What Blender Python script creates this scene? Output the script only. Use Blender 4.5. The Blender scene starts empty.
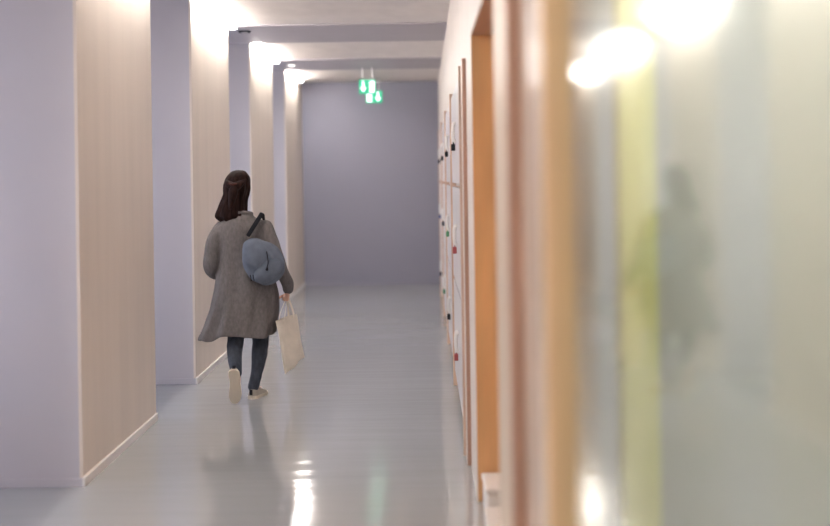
import bpy, bmesh, math, random
from mathutils import Vector, Matrix, noise
random.seed(7)
sc = bpy.context.scene
C = sc.collection
PI = math.pi
F = 1200.0                        # focal length in pixels of the 830 px frame
H = 1.62                          # camera height

# ------------------------------------------------------------- camera
cam = bpy.data.cameras.new('camera'); co = bpy.data.objects.new('camera', cam); C.objects.link(co)
co.location = (0, 0, H)
co.rotation_euler = (Matrix.Rotation(math.radians(90), 3, 'X') @ Matrix.Rotation(math.radians(-0.85), 3, 'Z')).to_euler()
cam.sensor_width = 36; cam.lens = F / 830 * 36
cam.shift_x = -8 / 830; cam.shift_y = -85 / 830
cam.clip_start = 0.05; cam.clip_end = 200
cam.dof.use_dof = True; cam.dof.focus_distance = 8.75; cam.dof.aperture_fstop = cam.lens / 1000 / 0.052
sc.camera = co

# ------------------------------------------------------------- world, exposure
w = bpy.data.worlds.new('sky'); sc.world = w; w.use_nodes = True
bg = w.node_tree.nodes['Background']
bg.inputs[0].default_value = (0.86, 0.87, 1.0, 1); bg.inputs[1].default_value = 1.9
sc.view_settings.view_transform = 'Standard'; sc.view_settings.look = 'None'
sc.view_settings.gamma = 1; sc.view_settings.exposure = 0.8
STRIP = 42.0                      # linear lamps along the piers
ROOM = 18.0                        # unseen lamp added to brighten the room behind the glass

# ------------------------------------------------------------- materials
def nodes(name):
    m = bpy.data.materials.new(name); m.use_nodes = True
    nt = m.node_tree; return m, nt, nt.nodes['Principled BSDF']
def mat(name, col, rough=0.5, vary=0.04, scale=(4, 4, 4), bump=0.0, bscale=None, metal=0, detail=4, spec=0.5, coat=0):
    m, nt, b = nodes(name); N = nt.nodes; L = nt.links
    tc = N.new('ShaderNodeTexCoord'); mp = N.new('ShaderNodeMapping'); mp.inputs['Scale'].default_value = scale
    nz = N.new('ShaderNodeTexNoise'); nz.inputs['Scale'].default_value = 1; nz.inputs['Detail'].default_value = detail
    L.new(tc.outputs['Object'], mp.inputs[0]); L.new(mp.outputs[0], nz.inputs[0])
    rp = N.new('ShaderNodeValToRGB')
    rp.color_ramp.elements[0].position = 0.3; rp.color_ramp.elements[1].position = 0.7
    rp.color_ramp.elements[0].color = (*[max(0, c * (1 - vary)) for c in col], 1)
    rp.color_ramp.elements[1].color = (*[min(1, c * (1 + vary)) for c in col], 1)
    L.new(nz.outputs[0], rp.inputs[0]); L.new(rp.outputs[0], b.inputs['Base Color'])
    b.inputs['Roughness'].default_value = rough; b.inputs['Metallic'].default_value = metal
    b.inputs['Specular IOR Level'].default_value = spec
    b.inputs['Coat Weight'].default_value = coat
    if bump:
        mp2 = N.new('ShaderNodeMapping'); mp2.inputs['Scale'].default_value = bscale or scale
        n2 = N.new('ShaderNodeTexNoise'); n2.inputs['Scale'].default_value = 1; n2.inputs['Detail'].default_value = 3
        bp = N.new('ShaderNodeBump'); bp.inputs['Strength'].default_value = 1; bp.inputs['Distance'].default_value = bump
        L.new(tc.outputs['Object'], mp2.inputs[0]); L.new(mp2.outputs[0], n2.inputs[0])
        L.new(n2.outputs[0], bp.inputs['Height']); L.new(bp.outputs[0], b.inputs['Normal'])
    return m
def emit(name, col, s):
    m = bpy.data.materials.new(name); m.use_nodes = True; nt = m.node_tree
    b = nt.nodes['Principled BSDF']; b.inputs['Base Color'].default_value = (*col, 1)
    b.inputs['Emission Color'].default_value = (*col, 1); b.inputs['Emission Strength'].default_value = s
    return m
M = {}
M['lavender'] = mat('lavender_paint', (0.545, 0.52, 0.555), 0.6, 0.02, (1.2, 1.2, 1.2), 0.0004, (60, 60, 60))
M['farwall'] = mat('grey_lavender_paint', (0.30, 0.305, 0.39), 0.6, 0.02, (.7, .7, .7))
M['birch'] = mat('birch_plywood', (0.73, 0.645, 0.565), 0.45, 0.045, (9, 6, 0.5), 0.0002, (60, 40, 2))
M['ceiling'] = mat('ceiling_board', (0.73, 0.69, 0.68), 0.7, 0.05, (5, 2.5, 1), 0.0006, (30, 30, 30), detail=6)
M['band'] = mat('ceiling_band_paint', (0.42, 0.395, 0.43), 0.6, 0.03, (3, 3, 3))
M['white'] = mat('white_paint', (0.80, 0.77, 0.74), 0.4, 0.02)
M['wallr'] = mat('cream_wall_board', (0.70, 0.635, 0.58), 0.4, 0.04, (6, 6, .6))
M['panelr'] = mat('lacquered_pale_birch', (0.76, 0.64, 0.52), 0.22, 0.05, (9, 9, .5), coat=0.5)
M['oak'] = mat('orange_oiled_wood', (0.68, 0.39, 0.18), 0.4, 0.15, (7, 7, 1.3), 0.0004, (40, 40, 3))
M['mull'] = mat('honey_pine_wood', (0.76, 0.50, 0.28), 0.35, 0.08, (10, 10, .7))
M['edge'] = mat('plywood_edge', (0.66, 0.47, 0.36), 0.45, 0.1, (60, 60, 2))
M['brown'] = mat('dark_brown_wood', (0.42, 0.24, 0.17), 0.4, 0.12, (20, 20, 2))
M['locker'] = mat('pale_blue_laminate', (0.66, 0.63, 0.64), 0.3, 0.03)
M['lockerw'] = mat('cream_laminate', (0.72, 0.66, 0.61), 0.35, 0.03)
M['steel'] = mat('brushed_steel', (0.75, 0.75, 0.77), 0.28, 0.04, metal=0.9)
M['dark'] = mat('dark_plastic', (0.02, 0.02, 0.024), 0.8, 0.1, spec=.05)
M['red'] = mat('red_tag', (0.32, 0.05, 0.05), 0.4); M['green'] = mat('green_tag', (0.08, 0.25, 0.12), 0.4)
M['blue'] = mat('blue_tag', (0.05, 0.07, 0.25), 0.4)
M['roomwall'] = mat('pale_olive_paint', (0.54, 0.55, 0.54), 0.7, 0.03)
M['roomcream'] = mat('warm_cream_paint', (0.76, 0.73, 0.64), 0.7, 0.03)
M['post'] = mat('yellow_green_paint', (0.80, 0.79, 0.34), 0.5, 0.03)
M['strip'] = emit('lamp_strip', (1.0, 0.955, 0.915), STRIP)
M['roomfill'] = emit('room_fill', (1.0, 0.97, 0.91), ROOM)
M['spot'] = emit('spot_lens', (1.0, 0.95, 0.88), 5)
M['coat'] = mat('grey_knit', (0.145, 0.131, 0.127), 0.95, 0.16, (60, 60, 30), 0.0025, (110, 110, 45), spec=.15, detail=6)
M['denim'] = mat('slate_denim', (0.058, 0.066, 0.085), 0.85, 0.25, (40, 40, 20), 0.001, (200, 200, 120), spec=.2)
M['skin'] = mat('skin', (0.62, 0.36, 0.26), 0.5, 0.05)
M['hair'] = mat('dark_brown_hair', (0.020, 0.0095, 0.008), 0.7, 0.55, (60, 60, 5), 0.003, (90, 90, 6), detail=5, spec=.08)
M['bag'] = mat('slate_blue_canvas', (0.11, 0.128, 0.165), 0.8, 0.13, (18, 18, 18), 0.0012, (150, 150, 150), spec=.25)
M['tote'] = mat('natural_cotton', (0.70, 0.63, 0.53), 0.85, 0.06, (14, 14, 14), 0.0006, (250, 250, 250), spec=.2)
M['shoe'] = mat('beige_canvas', (0.38, 0.34, 0.29), 0.8, 0.08, (30, 30, 30), 0.0005, (200, 200, 200))
M['sole'] = mat('cream_rubber', (0.60, 0.53, 0.43), 0.6, 0.06)
M['eyew'] = mat('eye_white', (0.8, 0.78, 0.75), 0.2); M['lip'] = mat('lips', (0.45, 0.16, 0.14), 0.45)
# epoxy floor: light grey under a clear glossy coat, faint ripples across the corridor
m, nt, b = nodes('grey_epoxy'); N = nt.nodes; L = nt.links
tc = N.new('ShaderNodeTexCoord')
def noise_tex(scale, detail=2):
    mp = N.new('ShaderNodeMapping'); mp.inputs['Scale'].default_value = scale
    nz = N.new('ShaderNodeTexNoise'); nz.inputs['Scale'].default_value = 1; nz.inputs['Detail'].default_value = detail
    L.new(tc.outputs['Object'], mp.inputs[0]); L.new(mp.outputs[0], nz.inputs[0]); return nz
n0 = noise_tex((.5, .5, .5)); rp = N.new('ShaderNodeValToRGB')
rp.color_ramp.elements[0].color = (0.34, 0.35, 0.36, 1); rp.color_ramp.elements[1].color = (0.40, 0.41, 0.42, 1)
L.new(n0.outputs[0], rp.inputs[0]); L.new(rp.outputs[0], b.inputs['Base Color'])
b.inputs['Roughness'].default_value = 0.085; b.inputs['IOR'].default_value = 2.5
n1 = noise_tex((1.1, 6.5, 1), 3); bp = N.new('ShaderNodeBump'); bp.inputs['Strength'].default_value = 1
bp.inputs['Distance'].default_value = 0.0035
L.new(n1.outputs[0], bp.inputs['Height']); L.new(bp.outputs[0], b.inputs['Normal'])
M['floor'] = m
# window glass: clear body plus a fresnel mirror surface, slightly uneven
def glass(name, tint, rough, ior, aniso=0):
    m = bpy.data.materials.new(name); m.use_nodes = True; nt = m.node_tree; N = nt.nodes; L = nt.links
    N.remove(N['Principled BSDF']); out = N['Material Output']
    tr = N.new('ShaderNodeBsdfTransparent'); tr.inputs[0].default_value = (*tint, 1)
    gl = N.new('ShaderNodeBsdfGlossy'); gl.inputs['Roughness'].default_value = rough
    gl.inputs[0].default_value = (0.97, 1, 0.97, 1)
    if aniso:
        tg = N.new('ShaderNodeCombineXYZ'); tg.inputs[1].default_value = 1
        L.new(tg.outputs[0], gl.inputs['Tangent']); gl.inputs['Anisotropy'].default_value = aniso
    fr = N.new('ShaderNodeFresnel'); fr.inputs[0].default_value = ior
    mx = N.new('ShaderNodeMixShader')
    # both faces of the sheet reflect: 2R / (1 + R), counted once, where a ray enters
    a = N.new('ShaderNodeMath'); a.operation = 'ADD'; a.inputs[1].default_value = 1; L.new(fr.outputs[0], a.inputs[0])
    d = N.new('ShaderNodeMath'); d.operation = 'DIVIDE'; L.new(fr.outputs[0], d.inputs[0]); L.new(a.outputs[0], d.inputs[1])
    ge = N.new('ShaderNodeNewGeometry'); f = N.new('ShaderNodeMath'); f.operation = 'SUBTRACT'; f.inputs[0].default_value = 1
    L.new(ge.outputs['Backfacing'], f.inputs[1])
    k2 = N.new('ShaderNodeMath'); k2.operation = 'MULTIPLY'; k2.inputs[1].default_value = 2; L.new(d.outputs[0], k2.inputs[0])
    q = N.new('ShaderNodeMath'); q.operation = 'MULTIPLY'; L.new(k2.outputs[0], q.inputs[0]); L.new(f.outputs[0], q.inputs[1])
    L.new(q.outputs[0], mx.inputs[0]); L.new(tr.outputs[0], mx.inputs[1]); L.new(gl.outputs[0], mx.inputs[2])
    L.new(mx.outputs[0], out.inputs[0]); return m
M['glass'] = glass('partition_glass', (0.94, 0.97, 0.92), 0.09, 2.5, 0.5)
M['pane'] = glass('window_glass', (0.97, 0.98, 0.98), 0.02, 1.45)

# ------------------------------------------------------------- mesh helpers
def box(bm, x0, x1, y0, y1, z0, z1, bev=0):
    r = bmesh.ops.create_cube(bm, size=1)
    for v in r['verts']:
        v.co = Vector(((x0+x1)/2 + v.co.x*(x1-x0), (y0+y1)/2 + v.co.y*(y1-y0), (z0+z1)/2 + v.co.z*(z1-z0)))
    if bev:
        es = list({e for v in r['verts'] for e in v.link_edges})
        bmesh.ops.bevel(bm, geom=es, offset=bev, segments=2, affect='EDGES', profile=.6)
    return r['verts']
def BM(): return bmesh.new()
def bx(*a, **k): b = bmesh.new(); box(b, *a, **k); return b
def obj(name, bm, m, parent=None, smooth=False, loc=None):
    bmesh.ops.recalc_face_normals(bm, faces=bm.faces)
    me = bpy.data.meshes.new(name); bm.to_mesh(me); bm.free()
    if m: me.materials.append(m)
    if smooth:
        for p in me.polygons: p.use_smooth = True
    o = bpy.data.objects.new(name, me); C.objects.link(o)
    if parent: o.parent = parent
    if loc: o.location = loc
    return o
def struct(o): o['kind'] = 'structure'; return o
def tag(o, label, cat, group=None):
    o['label'] = label; o['category'] = cat
    if group: o['group'] = group
    return o
def empty(name, loc=(0, 0, 0), rz=0):
    o = bpy.data.objects.new(name, None); C.objects.link(o); o.location = loc; o.rotation_euler = (0, 0, rz)
    o.empty_display_size = 0.1; return o
def copy_tree(o, parent=None):
    kids = [k for k in C.objects if k.parent == o]
    c = o.copy(); C.objects.link(c)
    if parent: c.parent = parent
    for k in kids: copy_tree(k, c)
    return c
def loft(bm, rings, cap=True):
    vs = [[bm.verts.new(p) for p in r] for r in rings]
    n = len(vs[0])
    for a, b in zip(vs, vs[1:]):
        for i in range(n):
            bm.faces.new((a[i], a[(i+1) % n], b[(i+1) % n], b[i]))
    if cap:
        for r in (vs[0], vs[-1]):
            c = bm.verts.new(sum((v.co for v in r), Vector()) / n)
            for i in range(n): bm.faces.new((r[i], r[(i+1) % n], c))
def spline(pts, k=6):
    """catmull-rom through tuples of any length"""
    P = [pts[0]] + list(pts) + [pts[-1]]; out = []
    for i in range(1, len(P)-2):
        for j in range(k):
            t = j / k
            out.append(tuple(0.5*((2*b) + (-a+c)*t + (2*a-5*b+4*c-d)*t*t + (-a+3*b-3*c+d)*t**3)
                       for a, b, c, d in zip(P[i-1], P[i], P[i+1], P[i+2])))
    out.append(tuple(pts[-1])); return out
def tube(bm, pts, n=14, k=5, flat=1.0, up=(0, 0, 1), caps=True):
    """pts: (x,y,z,r); rounded ends; flat scales the second axis"""
    S = spline([(*p[:3], p[3]) for p in pts], k) if k > 1 else pts
    P = [Vector(s[:3]) for s in S]; R = [max(s[3], 1e-4) for s in S]
    rings = []; u = None
    for i, p in enumerate(P):
        t = (P[min(i+1, len(P)-1)] - P[max(i-1, 0)]).normalized()
        if u is None:
            u = Vector(up).cross(t)
            if u.length < 1e-3: u = Vector((1, 0, 0)).cross(t)
        u = (u - t*u.dot(t)).normalized(); v = t.cross(u)
        def ring(c, r): return [c + u*math.cos(2*PI*q/n)*r + v*math.sin(2*PI*q/n)*r*flat for q in range(n)]
        if caps and i == 0:
            for a in (75, 50, 25): a = math.radians(a); rings.append(ring(p - t*math.sin(a)*R[i]*flat, R[i]*math.cos(a)))
        rings.append(ring(p, R[i]))
        if caps and i == len(P)-1:
            for a in (25, 50, 75): a = math.radians(a); rings.append(ring(p + t*math.sin(a)*R[i]*flat, R[i]*math.cos(a)))
    loft(bm, rings)
def remesh(o, v, sm=0, it=6):
    r = o.modifiers.new('remesh', 'REMESH'); r.mode = 'VOXEL'; r.voxel_size = v; r.use_smooth_shade = True
    if sm:
        s = o.modifiers.new('smooth', 'SMOOTH'); s.factor = sm; s.iterations = it

# ------------------------------------------------------------- the setting
XL, XR, ZC, YF = -1.84, 0.250, 3.107, 18.4
PIERS = [(-3.35, -1.5), (-0.1, 1.75), (3.15, 4.97), (6.41, 8.17), (9.60, 11.46), (12.91, 14.80), (16.18, YF)]
XW = -3.3                                  # plane of the unseen windows added behind the niches for daylight
struct(obj('floor', bx(XW-.3, 4, -5, YF+.2, -.1, 0), M['floor']))
cb = BM(); box(cb, XW-.3, 4, -5, YF+.2, ZC, ZC+.1)
struct(obj('ceiling', cb, M['ceiling']))
struct(obj('wall_back', bx(XW-.3, 4, -5.15, -5, 0, ZC), M['lavender']))
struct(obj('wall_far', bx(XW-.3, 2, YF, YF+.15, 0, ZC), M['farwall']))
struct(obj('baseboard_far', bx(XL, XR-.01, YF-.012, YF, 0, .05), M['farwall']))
for i, (a, b_) in enumerate(PIERS):        # piers: painted block, birch side panel, white skirting
    o = struct(obj('wall_left', bx(XW, XL-.018, a+.0005, b_-.0005 if b_ < YF else b_, 0, ZC), M['lavender']))
    obj('side_panel', bx(XL-.018, XL, a, b_, 0, ZC), M['birch'], o)
    s = BM(); box(s, XL, XL+.014, a-.014, b_ - (0 if b_ == YF else -.0), 0, .05, bev=.003)
    struct(obj('baseboard_left', s, M['white'])).name = 'baseboard_left'
    s = BM(); box(s, XW, XL, a-.014, a, 0, .045, bev=.003)
    struct(obj('baseboard_niche', s, M['lavender']))
edges = [-5] + [v for p in PIERS for v in p][:-1]
k = 1
for i in range(0, len(edges)-1, 2):
    a, b_ = edges[i], edges[i+1]
    # painted ceiling band over the niche
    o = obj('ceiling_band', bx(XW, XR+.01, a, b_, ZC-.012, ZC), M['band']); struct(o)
    wl = BM(); box(wl, XW-.1, XW, a, b_, 0, .25); box(wl, XW-.1, XW, a, b_, 2.75, ZC)
    struct(obj('wall_window_side', wl, M['lavender']))
    wn = struct(empty('window_%d' % k, (XW-.05, (a+b_)/2, .25))); k += 1  # unseen window, added to let daylight onto the pier fronts
    hw = (b_-a)/2
    fm = BM()
    for y0, y1, z0, z1 in ((-hw, -hw+.05, 0, 2.5), (hw-.05, hw, 0, 2.5), (-hw, hw, 0, .05), (-hw, hw, 2.45, 2.5), (-.025, .025, 0, 2.5)):
        box(fm, -.03, .03, y0, y1, z0, z1)
    obj('window_frame', fm, M['white'], wn)
    obj('pane', bx(-.004, .004, -hw+.04, hw-.04, .04, 2.46), M['pane'], wn)
# right wall (mesh with the glazed strip and the door recess cut out)
Y1, Y2, Y3 = 4.15, 6.0, 6.76               # recess near and far edge, start of the cabinets
CT = 2.27                                   # cabinet top
wr = BM()
box(wr, XR, XR+.12, -5, -1.5, 0, ZC); 
struct(obj('wall_right', bx(XR, XR+.12, 3.275, Y1, 0, ZC), mat('tan_birch_board', (0.62, 0.51, 0.40), 0.4, 0.05, (9, 9, .6))))
box(wr, XR, XR+.12, Y1, Y2, 2.345, ZC); box(wr, XR, XR+.12, Y2, Y3, 0, ZC)
box(wr, XR, XR+.12, Y3, YF, CT+.02, ZC); box(wr, XR, XR+.12, 16.43, YF, 0, CT+.02); box(wr, XR+.50, XR+.6, Y3-.1, YF, 0, CT+.02)
struct(obj('wall_right', wr, M['wallr']))
rv = BM(); box(rv, XR+.002, XR+.5, Y2-.001, Y2+.03, 0, 2.345)
struct(obj('door_jamb', rv, M['oak']))
rv = BM(); box(rv, XR+.12, XR+.5, Y1-.03, Y1, 0, 2.345); struct(obj('door_jamb', rv, M['oak']))
rv = BM(); box(rv, XR+.002, XR+.5, Y1, Y2-.001, 2.33, 2.36); struct(obj('door_lintel', rv, M['brown']))
d = struct(empty('door_1', (XR+.47, (Y1+Y2)/2, 0)))
obj('door_leaf', bx(-.03, .03, -.955, -.005, .01, 2.32), M['oak'], d)
obj('door_leaf', bx(-.03, .03, .005, .955, .01, 2.32), M['oak'], d)
for s in (-1, 1):
    h = BM(); tube(h, [(-.03, s*.07, 1.05, .009), (-.075, s*.07, 1.05, .009), (-.08, s*.10, 1.05, .009), (-.08, s*.2, 1.05, .009)], n=10)
    obj('door_handle', h, M['steel'], d, True)
struct(obj('trim_1', bx(.228, XR+.02, Y3-.015, Y3+.015, 0, CT+.02, bev=.003), M['brown']))
struct(obj('trim_2', bx(.230, XR+.03, 3.22, 3.28, 0, ZC, bev=.003), M['brown']))
struct(obj('wall_panel', bx(XR+.015, XR+.05, 2.34, 3.22, 0, ZC), M['panelr']))
struct(obj('trim_3', bx(.228, .262, 2.27, 2.33, 0, ZC, bev=.004), M['mull']))
# glazed partition beside the camera and the room behind it
wn = struct(empty('window_9', (.262, .28, 0)))
obj('pane', bx(-.004, .004, -1.78, 2.04, .06, ZC-.05), M['glass'], wn)
fm = BM(); box(fm, -.03, .05, -1.78, 1.98, 0, .06); box(fm, -.03, .05, -1.78, 1.98, ZC-.05, ZC); box(fm, .006, .06, 2.0, 2.04, 0, ZC)
obj('window_frame', fm, M['mull'], wn)
rw = BM(); box(rw, .36, 4, 3.75, 3.9, 0, ZC)
struct(obj('wall_room_far', rw, M['roomwall']))
struct(obj('wall_room_right', bx(3.9, 4, -1.5, 3.75, 0, ZC), M['roomcream']))
struct(obj('wall_room_near', bx(.36, 4, -1.6, -1.5, 0, ZC), M['roomwall']))
struct(obj('room_post', bx(.535, .635, 3.26, 3.36, 0, ZC, bev=.006), M['post']))

# ------------------------------------------------------------- lamps
names = ['second', 'third', 'fourth']
for i, (a, b_) in enumerate(PIERS):
    t = empty('strip_lamp', (XL+.055, (a+b_)/2, ZC))
    hl = (b_-a)/2 - .03
    if b_ == YF: hl -= .35; t.location.y -= .33
    obj('housing', bx(-.04, .04, -hl, hl, -.012, 0), M['white'], t)
    obj('diffuser', bx(-.033, .033, -hl+.01, hl-.01, -.045, -.012, bev=.006), M['strip'], t)
    pos = ['', '', '', 'first', 'second', 'third', 'fourth'][i]
    if i < 3: lab = 'linear ceiling lamp outside the picture, over a pier beside the camera'
    else: lab = 'glowing linear ceiling lamp along the birch side of the %s pier from the camera' % pos
    tag(t, lab, 'ceiling lamp', 'linear lamps over the piers')
def downlight(y, x, lit, lab):
    t = empty('downlight', (x, y, ZC-.012))
    r = BM()
    rings = []
    for rad, z in ((.045, -.001), (.062, -.001), (.062, -.008), (.05, -.014), (.045, -.008)):
        rings.append([Vector((math.cos(q*PI/12)*rad, math.sin(q*PI/12)*rad, z)) for q in range(24)])
    loft(r, rings, cap=False); obj('ring', r, M['dark'] if not lit else M['white'], t, True)
    r = BM(); bmesh.ops.create_uvsphere(r, u_segments=20, v_segments=10, radius=.042)
    for v in r.verts: v.co.z = v.co.z*.25 - .006
    obj('lens', r, M['spot'] if lit else M['steel'], t, True)
    tag(t, lab, 'downlight', 'downlights in the painted ceiling bands')
downlight(11.85, -1.74, False, 'small unlit downlight in the ceiling band before the third pier')
downlight(15.35, -1.66, True, 'small lit downlight in the ceiling band before the last pier')
t = empty('room_fill_lamp', (1.2, 2.5, ZC))  # added lamp, placed to light the post and the end wall
obj('housing', bx(-.62, .62, -.32, .32, -.03, 0), M['white'], t)
obj('diffuser', bx(-.6, .6, -.3, .3, -.045, -.03), M['roomfill'], t)
tag(t, 'unseen rectangular lamp added to brighten the room behind the glass', 'ceiling lamp')

# ------------------------------------------------------------- exit signs
M['signg'] = emit('sign_green', (0.03, 0.36, 0.20), 0.7); M['signw'] = emit('sign_white', (0.85, 1.0, 0.93), 1.6)
def flat(pts, y, d=.002):
    b = BM(); v = [b.verts.new((x, y, z)) for x, z in pts]; f = b.faces.new(v)
    r = bmesh.ops.extrude_face_region(b, geom=[f])
    for g in r['geom']:
        if isinstance(g, bmesh.types.BMVert): g.co.y -= d
    return b
def exit_sign(x, y, z, W, Hh, flip, lab):
    t = empty('exit_sign', (x, y, z))
    obj('housing', bx(-W/2, W/2, -.015, .015, 0, Hh, bev=.004), M['signg'], t)
    for s in (-1, 1):
        rod = BM(); tube(rod, [(s*W*.3, 0, Hh, .004), (s*W*.3, 0, ZC-z, .004)], n=8, k=1, caps=False)
        obj('hanger', rod, M['steel'], t)
    s = -1 if flip else 1
    def P(pts): return [(s*px*W, pz*Hh) for px, pz in pts]
    # door, arrow, running figure
    obj('door_symbol', flat(P([(.14, .12), (.42, .12), (.42, .88), (.14, .88)]), -.0155), M['signw'], t)
    obj('arrow_symbol', flat(P([(-.40, .45), (-.28, .45), (-.28, .88), (-.20, .88), (-.20, .45), (-.08, .45), (-.24, .14)]), -.0155), M['signw'], t)
    run = BM()
    for pts in ([(.20, .72), (.26, .72), (.32, .50), (.26, .45)], [(.26, .50), (.31, .48), (.36, .30), (.31, .16), (.28, .18), (.31, .30)],
                [(.24, .50), (.28, .45), (.20, .28), (.08, .28), (.08, .34), (.17, .34)], [(.22, .72), (.25, .66), (.10, .55), (.09, .60)]):
        q = [run.verts.new((s*a*W, -.0185, b*Hh)) for a, b in pts]; run.faces.new(q)
    bmesh.ops.create_circle(run, cap_ends=True, segments=12, radius=.05*W,
                            matrix=Matrix.Translation((s*.22*W, -.0185, .82*Hh)) @ Matrix.Rotation(PI/2, 4, 'X'))
    obj('running_figure', run, M['signg'], t)
    tag(t, lab, 'exit sign', 'hanging exit signs')
exit_sign(-.72, 15.9, 2.745, .22, .19, False, 'green and white hanging exit sign, upper left one of the pair')
exit_sign(-.70, 17.6, 2.73, .24, .18, True, 'green and white hanging exit sign, lower right one of the pair farther away')

# ------------------------------------------------------------- cabinets on the right
def cabinet(y0, y1, lab, tags):
    W = (y1-y0)/2
    t = empty('locker_cabinet', (.472, (y0+y1)/2, 0))
    bd = BM()
    
    box(bd, -.22, .24, -W, W, CT-.03, CT); box(bd, -.205, .24, -W, W, 0, .10); box(bd, .2, .24, -W, W, .1, CT-.03)
    for z in (.10, .84, 1.555): box(bd, -.215, .24, -W+.025, W-.025, z, z+.02)
    obj('body', bd, M['lockerw'], t)
    for s in (-1, 1):
        obj('side_panel', bx(-.258, .24, min(s*W, s*(W-.025)), max(s*W, s*(W-.025)), 0, CT, bev=.001), M['edge'], t)
    rows = [(.125, .835), (.865, 1.55), (1.58, CT-.035)]
    for r, (z0, z1) in enumerate(rows):
        for s in (-1, 1):
            y_a, y_b = (.003, W-.028) if s > 0 else (-W+.028, -.003)
            dr = obj('door', bx(-.245, -.222, y_a, y_b, z0, z1, bev=.003), M['locker'], t)
            zc = (z0+z1)/2 + .02; yy = s*.05
            h = BM(); tube(h, [(-.243, yy, zc+.06, .011), (-.260, yy, zc+.055, .012), (-.264, yy, zc, .012), (-.260, yy, zc-.055, .012), (-.243, yy, zc-.06, .011)], n=8, k=3)
            obj('handle', h, M['white'], dr, True)
            if s < 0:
                h = BM(); tube(h, [(-.262, yy+.03, zc-.08, .004), (-.262, yy+.03, zc-.055, .004), (-.262, yy+.055, zc-.055, .004), (-.262, yy+.055, zc-.08, .004)], n=8, k=4)
                box(h, -.277, -.250, yy+.015, yy+.07, zc-.125, zc-.08, bev=.005)
                obj('padlock', h, M[tags[r]], dr)
    tag(t, lab, 'cabinet', 'locker cabinets along the right wall')
    return t
struct(obj('wall_filler', bx(.228, XR+.05, Y3+.02, 6.98, 0, CT+.02), M['lockerw']))
cs = [(6.99, 9.37, 'nearest locker cabinet beyond the door recess, pale doors with a red padlock', ('red', 'red', 'dark')),
      (9.375, 11.72, 'second locker cabinet from the door recess, with a green padlock in its middle row', ('dark', 'green', 'dark')),
      (11.725, 14.07, 'third locker cabinet from the door recess', ('green', 'dark', 'dark')),
      (14.075, 16.42, 'last locker cabinet, farthest down the corridor toward the grey end wall', ('dark', 'blue', 'dark')),
]
for c in cs: cabinet(*c)

# ------------------------------------------------------------- white boxes in the recess
def crate(x, y, W, D, Hh, rz, lab):
    t = empty('storage_box', (x, y, 0), rz)
    obj('body', bx(-W/2, W/2, -D/2, D/2, 0, Hh-.03, bev=.012), M['white'], t, False)
    obj('lid', bx(-W/2-.006, W/2+.006, -D/2-.006, D/2+.006, Hh-.03, Hh, bev=.01), M['white'], t, False)
    tag(t, lab, 'box', 'white boxes in the door recess')
crate(.395, 5.78, .24, .30, .16, 0.02, 'low white box against the orange jamb in the door recess')
crate(.40, 5.33, .28, .32, .11, -0.03, 'low white box in the door recess, the nearer one')

# ------------------------------------------------------------- the walker
PX, PY, PS = -1.335, 8.93, 1.0
def lx(px): return (px - 245) / 137.2
def lz(py): return (401.5 - py) / 137.2
person = empty('person', (PX, PY, 0), 0); person.scale = (PS,)*3
# feet anchors: left foot on its toes nearer the camera, right foot flat in front
# body -------------------------------------------------------
bb = BM()
HX, HZ = lx(237.5), 1.565
tube(bb, [(-.02, .0, .93, .12), (-.02, .01, 1.05, .115), (-.015, .02, 1.2, .125), (-.015, .02, 1.28, .11), (-.025, .02, 1.34, .06)], flat=.75)
tube(bb, [(-.15, .0, 1.265, .04), (-.02, .02, 1.285, .06), (.13, .01, 1.265, .04)], flat=1)
tube(bb, [(-.035, .02, 1.30, .055), (-.05, .03, 1.40, .050), (HX, .035, 1.50, .05)])
# arms
LW = Vector((-.235, .15, .915)); RW = Vector((lx(287.5), .03, lz(291)))
tube(bb, [(-.185, .0, 1.26, .045), (-.25, -.02, 1.02, .038), tuple(LW)+(.025,)])
tube(bb, [(.155, .0, 1.25, .038), (.205, -.02, 1.14, .032), (.258, -.033, 1.0, .028), (.28, -.02, .90, .025), tuple(RW)+(.022,)])
def hand(bm, wrist, dirv, palm, thumb, curl, s=1.0):
    """dirv: along the palm, palm: palm normal, thumb: side of the thumb"""
    d = Vector(dirv).normalized(); p = Vector(palm); p = (p - d*p.dot(d)).normalized(); t = Vector(thumb); t = (t - d*t.dot(d) - p*t.dot(p)).normalized()
    w0 = Vector(wrist)
    pts = [w0 - d*.01, w0 + d*.03, w0 + d*.075]
    for off in (-.024, -.008, .008, .024):
        tube(bm, [(*(w0 + t*off*.6 - d*.005), .013), (*(w0 + d*.04 + t*off*.9), .0135), (*(w0 + d*.078*s + t*off), .011)], n=10, k=3)
    for j, (off, ln) in enumerate(((.027, .068), (.009, .076), (-.009, .071), (-.026, .055))):
        q = w0 + d*.078 + t*off; ang = 0; pp = [(*q, .0095)]
        for sgm, fr in enumerate((.45, .30, .25)):
            ang += curl * (1, 1.15, .8)[sgm]
            q = q + (d*math.cos(ang) + p*math.sin(ang)) * ln * fr
            pp.append((*q, .0088 - .0012*sgm))
        tube(bm, pp, n=10, k=3)
    q = w0 + d*.02 + t*.025
    a = q + t*.022 + d*.022 + p*.012; b2 = a + d*.024 + p*.02*(1+curl) - t*.004; c2 = b2 + d*.014 + p*.014 - t*.012*curl
    tube(bm, [(*q, .012), (*a, .0115), (*b2, .010), (*c2, .008)], n=10, k=3)
hand(bb, RW, (.02, .05, -1), (-1, .0, 0), (0, 1, 0), 1.55)
hand(bb, LW, (.1, .2, -.9), (.9, 0, 0), (0, 1, .4), .5)
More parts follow.
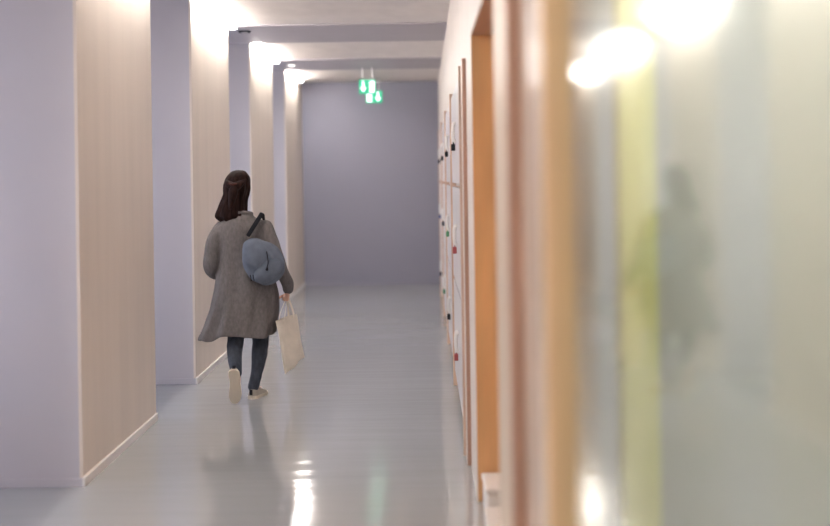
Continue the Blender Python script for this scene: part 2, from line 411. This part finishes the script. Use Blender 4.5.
# legs: left (trailing, heel up), right (planted)
LHIP, LKN, LAN = Vector((-.075, 0, .88)), Vector((lx(235.5), -.02, .47)), Vector((lx(239), -.20, .24))
RHIP, RKN, RAN = Vector((.07, 0, .88)), Vector((lx(259), .06, .47)), Vector((lx(251.5), .02, .085))
for h, k_, a_ in ((LHIP, LKN, LAN), (RHIP, RKN, RAN)):
    tube(bb, [(*h, .070), (*((h+k_)/2), .055), (*k_, .040), (*(k_*.6+a_*.4), .034), (*a_, .027)], n=16)
tube(bb, [(*LAN, .03), (LAN.x, LAN.y+.012, .14, .028), (LAN.x-.005, LAN.y-.002, .065, .026)])
tube(bb, [(*RAN, .03), (RAN.x+.015, RAN.y+.09, .05, .03), (RAN.x+.025, RAN.y+.15, .035, .025)])
# head
hd = BM(); bmesh.ops.create_uvsphere(hd, u_segments=40, v_segments=30, radius=1)
for v in hd.verts:
    x, y, z = v.co
    X = x*.075; Y = y*.095; Z = z*.115
    if z < 0: X *= 1 - .28*(-z)**1.3; Y = Y*(1 - .12*(-z)) + .008*(-z)
    if y > 0:
        f = math.exp(-(x/.16)**2)
        Y += .022*f*math.exp(-((z+.22)/.16)**2) + .008*math.exp(-(x/.12)**2)*math.exp(-((z-.02)/.2)**2)   # nose
        Y -= .010*(math.exp(-((x-.38)/.18)**2)+math.exp(-((x+.38)/.18)**2))*math.exp(-((z-.02)/.12)**2)        # eye sockets
        Y += .005*math.exp(-(x/.28)**2)*math.exp(-((z+.5)/.07)**2)                                            # lips
        Y += .010*math.exp(-(x/.3)**2)*math.exp(-((z+.85)/.15)**2)                                            # chin
    v.co = (X, Y, Z)
for s in (-1, 1):
    tube(hd, [(s*.070, -.005, .018, .012), (s*.082, -.013, .012, .012), (s*.080, -.008, -.012, .012), (s*.071, .0, -.028, .008)], n=8, k=3)
Rh = Matrix.Translation((HX, .035, HZ)) @ Matrix.Rotation(math.radians(-24), 4, 'Z') @ Matrix.Rotation(math.radians(-6), 4, 'X')
bmesh.ops.transform(hd, matrix=Rh, verts=hd.verts)
tmp = bpy.data.meshes.new('t'); hd.to_mesh(tmp); hd.free(); bb.from_mesh(tmp); bpy.data.meshes.remove(tmp)
body = obj('body', bb, M['skin'], person, True); remesh(body, .0042, .5, 3)
for s in (-1, 1):
    e = BM(); bmesh.ops.create_uvsphere(e, u_segments=16, v_segments=10, radius=.0088, matrix=Rh @ Matrix.Translation((s*.029, .0765, .003)))
    eo = obj('eye', e, M['eyew'], person, True)
    e = BM(); bmesh.ops.create_uvsphere(e, u_segments=12, v_segments=8, radius=.0058, matrix=Rh @ Matrix.Translation((s*.029, .0808, .003)))
    obj('iris', e, M['dark'], eo, True)
e = BM(); tube(e, [(-.024, .089, -.058, .002), (-.01, .098, -.055, .0045), (.01, .098, -.055, .0045), (.024, .089, -.058, .002)], n=8, k=4)
bmesh.ops.transform(e, matrix=Rh, verts=e.verts); obj('lips', e, M['lip'], person, True)
# hair -------------------------------------------------------
hb = BM(); rings = []
n = 64
rows = [ # z, cx, cy, rx, ry_back, ry_front
 (1.700, 0.008, .02, .018, .018, .018), (1.693, .006, .02, .045, .05, .045), (1.675, .004, .015, .067, .078, .07), (1.645, .002, .008, .085, .108, .088),
 (1.605, .000, .0, .092, .122, .08), (1.56, -.003, -.005, .095, .124, .056), (1.51, -.012, -.005, .094, .112, .045), (1.46, -.028, -.015, .097, .105, .035),
 (1.41, -.042, -.025, .106, .095, .03), (1.375, -.048, -.035, .112, .088, .03), (1.345, -.048, -.04, .108, .078, .03), (1.325, -.046, -.045, .085, .05, .02)]
for (z, cx, cy, rx, rb, rf) in spline(rows, 5):
    r = []
    for q in range(n):
        a = 2*PI*q/n; c_, s_ = math.cos(a), math.sin(a)
        g = 1 + 1.5*(.045*math.sin(a*9+z*14) + .03*math.sin(a*17-z*22) + .02*math.sin(a*29+z*9)) * min(1, (1.70-z)*9)
        drop = .018*math.sin(a*5+1)*max(0, (1.40-z)*9)
        r.append(Vector((HX+.005+cx+c_*rx*g, .035+cy+s_*(rf if s_ > 0 else rb)*g, z+drop*.6)))
    rings.append(r)
loft(hb, rings)
# twisted half-up knot at the back
tube(hb, [(HX-.068, -.03, 1.62, .010), (HX-.05, -.075, 1.60, .024), (HX+.0, -.098, 1.575, .034), (HX+.045, -.078, 1.60, .024), (HX+.070, -.03, 1.625, .010)], n=12, k=5)
tube(hb, [(HX, -.10, 1.58, .03), (HX-.006, -.118, 1.53, .034), (HX-.02, -.11, 1.47, .024), (HX-.03, -.11, 1.42, .012)], n=12, k=5)
hair = obj('hair', hb, M['hair'], person, True)
e = BM(); tube(e, [(HX-.035, -.115, 1.600, .006), (HX-.008, -.138, 1.592, .007), (HX+.02, -.130, 1.598, .006)], n=10, k=4)
obj('hair_clip', e, mat('auburn_clip', (0.07, 0.024, 0.02), 0.75, spec=.1), hair, True)
# coat -------------------------------------------------------
cbm = BM(); n = 120
# z, xl, xr, y_back, y_front
lv = [(1.372, -.095, .045, -.05, .075), (1.345, -.125, .085, -.075, .09), (1.315, -.175, .145, -.095, .10), (1.275, -.205, .178, -.108, .115), (1.20, -.203, .185, -.118, .13),
      (1.07, -.195, .190, -.118, .14), (.94, -.205, .205, -.130, .15), (.81, -.228, .222, -.150, .17), (.68, -.268, .232, -.170, .18),
      (.58, -.310, .230, -.185, .185), (.505, -.345, .222, -.195, .19), (.475, -.350, .220, -.195, .19)]
def cring(z, xl, xr, yb, yf, inset=0):
    cx, rx = (xl+xr)/2, (xr-xl)/2 - inset; r = []
    k = max(0, min(1, (1.15-z)/.65))
    for q in range(n):
        a = 2*PI*q/n; c_, s_ = math.cos(a), math.sin(a)
        e_ = .88
        X = math.copysign(abs(c_)**e_, c_); Y = math.copysign(abs(s_)**e_, s_)
        cy = 0; ry = (yf if s_ > 0 else -yb) - inset
        f = k*(.045*math.sin(a*7+1.2*math.sin(z*5)) +   .024*math.sin(a*12+z*6+1) + .008*math.sin(a*23)) + .006*math.sin(a*5+z*17)
        wob = .012*k*math.sin(a*3+.8)
        tipz = -.02*k*max(0, -c_)**3 - .0*k
        if s_ < 0: tipz -= .035*max(0, k-.6)*2.5*math.exp(-((cx+X*rx+.235)/.055)**2)
        r.append(Vector((cx+X*rx*(1+f), cy+Y*ry*(1+f*1.6), z+wob+tipz)))
    return r
S = spline(lv, 5)
rings = [cring(*s) for s in S]
inner = [cring(*s, inset=.022) for s in S if s[0] < .86][::-1]
rings += inner
loft(cbm, rings)
# flared corner blowing out to the left at the hem
def sleeve(pts):
    tube(cbm, pts, n=28, k=6, caps=True)
sleeve([(-.165, .0, 1.262, .062), (-.212, -.015, 1.17, .066), (-.243, -.02, 1.05, .063), (-.250, .0, .975, .060), (LW.x-.008, LW.y-.05, .925, .046), (LW.x, LW.y-.008, .915, .036)])
sleeve([(.150, .0, 1.265, .062), (.195, -.02, 1.17, .064), (.245, -.035, 1.05, .058), (.275, -.03, .95, .052), (RW.x-.002, .0, .86, .044), (RW.x, RW.y-.008, .808, .040)])
# collar roll
col = []
for q in range(17):
    a = -PI*.05 + 2*PI*q/16*.95
    col.append((-.025+.072*math.cos(a), .012+.062*math.sin(a), 1.372-.012*math.sin(a), .017))
tube(cbm, col, n=10, k=2)
for v in cbm.verts:                              # knit creases
    p = v.co
    dn = noise.noise(Vector((p.x*9, p.y*9, p.z*3.2)))*.015 + noise.noise(Vector((p.x*22, p.y*22, p.z*11)))*.004
    r_ = Vector((p.x, p.y, 0)); 
    if r_.length > .01: v.co += r_.normalized()*dn
coat = obj('coat', cbm, M['coat'], person, True); remesh(coat, .0062, .5, 3)
# trousers ---------------------------------------------------
tb = BM()
tube(tb, [(-.01, .01, .90, .105), (-.01, .01, .84, .11)], n=24, k=2, flat=.8)
tube(tb, [(*LHIP, .092), (*((LHIP+LKN)/2), .078), (LKN.x, LKN.y, .50, .062), (LKN.x, LKN.y-.04, .42, .060), (LKN.x+.002, LKN.y-.10, .335, .054), (LAN.x, LAN.y+.0, .225, .041)], n=24)
tube(tb, [(*RHIP, .092), (*((RHIP+RKN)/2), .078), (RKN.x, RKN.y, .50, .064), (RKN.x-.002, RKN.y, .42, .061), (RKN.x-.008, RKN.y-.02, .33, .058), (RKN.x-.025, RKN.y-.03, .21, .045), (RAN.x, RAN.y-.005, .088, .042)], n=24)
for v in tb.verts:
    p = v.co; d_ = noise.noise(Vector((p.x*16, p.y*16, p.z*26)))*.006
    v.co += Vector((p.x, p.y, 0)).normalized()*d_ if p.length > 0 else Vector()
tro = obj('trousers', tb, M['denim'], person, True); remesh(tro, .006, .5, 2)
# shoes ------------------------------------------------------
def shoe(name_parent, mtx, sock=None):
    n = 28
    L_ = .262
    def outline(t, q, grow=0):     # t 0 heel .. 1 toe ; returns half width
        wv = .033 + .013*math.sin(PI*min(1, t*1.05)**1.5)
        return wv + grow
    prof = [(0.0, .20), (.03, .72), (.10, .95), (.25, .92), (.42, .90), (.60, 1.06), (.75, 1.12), (.88, .95), (.96, .62), (1.0, .2)]
    up = BM(); rings = []
    hh = {0.0: .05, .03: .066, .10: .073, .25: .078, .42: .070, .60: .055, .75: .045, .88: .038, .96: .030, 1.0: .018}
    for t, wv in prof:
        h = hh[t]; W = .038*wv; r = []
        for q in range(n):
            a = 2*PI*q/n
            X = math.copysign(abs(math.cos(a))**.75, math.cos(a))*W; Z = .018 + max(-.004, math.sin(a))*(h-.018) if math.sin(a) > 0 else .016
            r.append(Vector((X + .006*math.sin(PI*t), (t-.22)*L_, Z)))
        rings.append(r)
    loft(up, rings); bmesh.ops.transform(up, matrix=mtx, verts=up.verts)
    so = BM(); prof2 = [(q, ) for q in range(40)]
    for z0, z1, g in ((0, .022, .004),):
        top = []; bot = []
        for q in range(40):
            a = 2*PI*q/40; t = .5 - .5*math.cos(a)*1.0
            # width profile by t
            for (ta, wa), (tb_, wb) in zip(prof, prof[1:]):
                if ta <= t <= tb_: wv = wa + (wb-wa)*(t-ta)/(tb_-ta); break
            x = math.copysign(.038*wv + g, math.sin(a)) if abs(math.sin(a)) > 1e-6 else 0
            y = (t-.22)*L_ + (g if t > .5 else -g)
            top.append(Vector((x + .006*math.sin(PI*t), y, z1))); bot.append(Vector((x*.96 + .006*math.sin(PI*t), y, z0)))
        loft(so, [bot, top])
    bmesh.ops.transform(so, matrix=mtx, verts=so.verts)
    s = obj('shoe', up, M['shoe'], person, True)
    obj('sole', so, M['sole'], s)
    hp = BM(); box(hp, -.012, .012, -.064, -.058, .03, .07, bev=.002); bmesh.ops.transform(hp, matrix=mtx, verts=hp.verts)
    obj('heel_tab', hp, M['dark'], s)
    lc = BM()
    for j in range(4):
        yy = .055+j*.022; zz = .078 - j*.008
        tube(lc, [(-.022, yy, zz-.012, .003), (0.004, yy+.004, zz, .003), (.03, yy, zz-.012, .003)], n=6, k=3)
    bmesh.ops.transform(lc, matrix=mtx, verts=lc.verts); obj('laces', lc, M['white'], s, True)
# left: pitched about the toe, heel up
Lp = Matrix.Translation((LAN.x-.010, LAN.y-.027, .022)) @ Matrix.Rotation(math.radians(4), 4, 'Z') @ Matrix.Rotation(math.radians(-72), 4, 'X') @ Matrix.Translation((0, -.187, 0))
Rp = Matrix.Translation((RAN.x+.004, RAN.y, .0)) @ Matrix.Rotation(math.radians(-14), 4, 'Z')
shoe(person, Lp); shoe(person, Rp)
tag(person, 'person walking away in a long grey knit coat, slate jeans and pale shoes', 'person')

# ------------------------------------------------------------- sling backpack on the back
bk = empty('sling_bag', (PX+PS*lx(266.5), PY-.20*PS, PS*lz(259.5))); bk.scale = (PS,)*3
kb = BM(); bmesh.ops.create_uvsphere(kb, u_segments=48, v_segments=32, radius=1)
for v in kb.verts:
    x, y, z = v.co
    X = math.copysign(abs(x)**.85, x); Z = math.copysign(abs(z)**.9, z)
    wz = 1 - .40*max(0, z)**1.2 - .04*max(0, -z)
    Y = y*.085
    if z < -.2: Y -= .012*min(1, (-z-.2)*3) * (1 if y < 0 else 0)
    d_ = noise.noise(v.co*2.4)*.07
    v.co = Vector((X*.147*wz*(1+d_), Y*(1+d_*2), Z*.186*(1+d_*.5)))
RB = Matrix.Rotation(math.radians(24), 4, 'Y').inverted()
RB = Matrix.Rotation(math.radians(-36), 4, 'Y')
bmesh.ops.transform(kb, matrix=RB, verts=kb.verts)
bg_ = obj('bag_body', kb, M['bag'], bk, True)
pk = BM(); bmesh.ops.create_uvsphere(pk, u_segments=32, v_segments=20, radius=1)
for v in pk.verts:
    v.co = Vector((v.co.x*.115, v.co.y*.045 - .062, v.co.z*.072 - .085))
bmesh.ops.transform(pk, matrix=RB, verts=pk.verts)
po = obj('front_pocket', pk, M['bag'], bk, True)
zp = BM(); tube(zp, [(-.10, -.088, -.035, .0028), (-.05, -.096, -.015, .0028), (.03, -.098, -.012, .0028), (.10, -.08, -.04, .0028)], n=6, k=5)
bmesh.ops.transform(zp, matrix=RB, verts=zp.verts); obj('zip', zp, M['bag'], po)
zp = BM(); tube(zp, [(.045, -.088, .07, .004), (.055, -.100, .0, .004), (.050, -.108, -.035, .004), (.048, -.115, -.055, .010)], n=8, k=4)
obj('zip_cord', zp, M['dark'], bk, True)
zp = BM()
for xx in (-.075, -.055): tube(zp, [(xx, -.098, -.095, .003), (xx+.008, -.10, -.135, .003)], n=6, k=2)
obj('loop', zp, M['dark'], po, True)
st = BM()
sp = [(-.085, -.01, .14, .012), (-.06, .025, .22, .012), (-.03, .075, .30, .012), (-.012, .11, .335, .012), (-.0, .20, .35, .012), (.0, .30, .31, .012), (-.02, .345, .2, .012), (-.1, .37, .0, .012),
      (-.2, .37, -.08, .012), (-.32, .30, -.14, .012)]
sp = [(lx(251)-lx(265.5), .03, lz(236)-lz(261), .015), (lx(257)-lx(265.5), .055, lz(226)-lz(261), .016), (lx(261.5)-lx(265.5), .105, lz(218)-lz(261), .016), (lx(263)-lx(265.5), .19, lz(214.5)-lz(261), .016),
      (-.02, .285, .28, .014), (.02, .325, .17, .014), (.065, .31, .04, .014), (.098, .235, -.05, .014), (.092, .14, -.10, .014), (.06, .05, -.12, .014)]
tube(st, sp, n=12, k=6, flat=.3, up=(0, 1, 0))
obj('strap', st, M['dark'], bk, True)
tag(bk, 'slate blue canvas sling bag worn on the back of the grey coat', 'bag')

# ------------------------------------------------------------- tote bag in the right hand
tt = empty('tote_bag', (PX+PS*lx(287.5), PY+.035*PS, PS*lz(300.5))); tt.scale = (PS,)*3
# local frame: origin at the grip; lens of the bag seen nearly edge on
def tp(px, py): return (lx(px)-lx(287.5), lz(py)-lz(302))
TL, TR, BL_, BR = tp(277, 323), tp(294.5, 320), tp(286.5, 377), tp(302, 365)
tbm = BM(); n = 40; rings = []; NR = 22
for i in range(NR+1):
    t = i/NR
    lxx, lzz = TL[0]+(BL_[0]-TL[0])*t, TL[1]+(BL_[1]-TL[1])*t
    rxx, rzz = TR[0]+(BR[0]-TR[0])*t, TR[1]+(BR[1]-TR[1])*t
    r = []
    th = .030*math.sin(PI*min(1, .12+t*.75))+.004
    if t > .93: th *= (1.001-t)/.07*.9+.1
    for q in range(n):
        a = 2*PI*q/n; u = .5+.5*math.cos(a)
        s_ = math.sin(a)
        x = lxx+(rxx-lxx)*u; z = lzz+(rzz-lzz)*u
        dep = -.13 + .26*u        # the bag is turned: its width runs away from the camera
        crease = .008*math.sin(u*9+t*4)
        nx = Vector((.9, -.45, 0)).normalized()
        p = Vector((x, dep, z)) + nx*(s_*th + crease)
        r.append(p)
    rings.append(r)
inn = []
for r in rings[:-2][::-1]:
    c = sum(r, Vector())/n
    inn.append([c + (p-c)*.93 for p in r])
loft(tbm, rings, cap=False)
vs = [bm_v for bm_v in tbm.verts]
tbm.faces.new(vs[-n:])
tbo = obj('bag_body', tbm, M['tote'], tt, True)
sd = tbo.modifiers.new('thick', 'SOLIDIFY'); sd.thickness = .003
for s in (-1, 1):
    hb_ = BM(); sx = Vector((.9, -.45, 0)).normalized()*.022*s
    A = (TL[0]*.72+TR[0]*.28, -.07, TL[1]*.72+TR[1]*.28-.04); B_ = (TL[0]*.25+TR[0]*.75, .07, TL[1]*.25+TR[1]*.75-.04)
    tube(hb_, [(A[0]+sx.x, A[1]+sx.y, A[2], .009), (A[0]*.8+sx.x, A[1]*.8+sx.y, A[2]*.6, .009), (A[0]*.25+sx.x*.3, A[1]*.3, -.018, .009), (0, 0, .0, .009), (B_[0]*.25+sx.x*.3, B_[1]*.3, -.018, .009),
               (B_[0]*.8+sx.x, B_[1]*.8+sx.y, B_[2]*.6, .009), (B_[0]+sx.x, B_[1]+sx.y, B_[2], .009)], n=10, k=5, flat=.3, up=(1, 0, 0))
    obj('handle', hb_, M['tote'], tt, True)
tag(tt, 'natural cotton tote bag hanging from the right hand of the walker', 'bag')
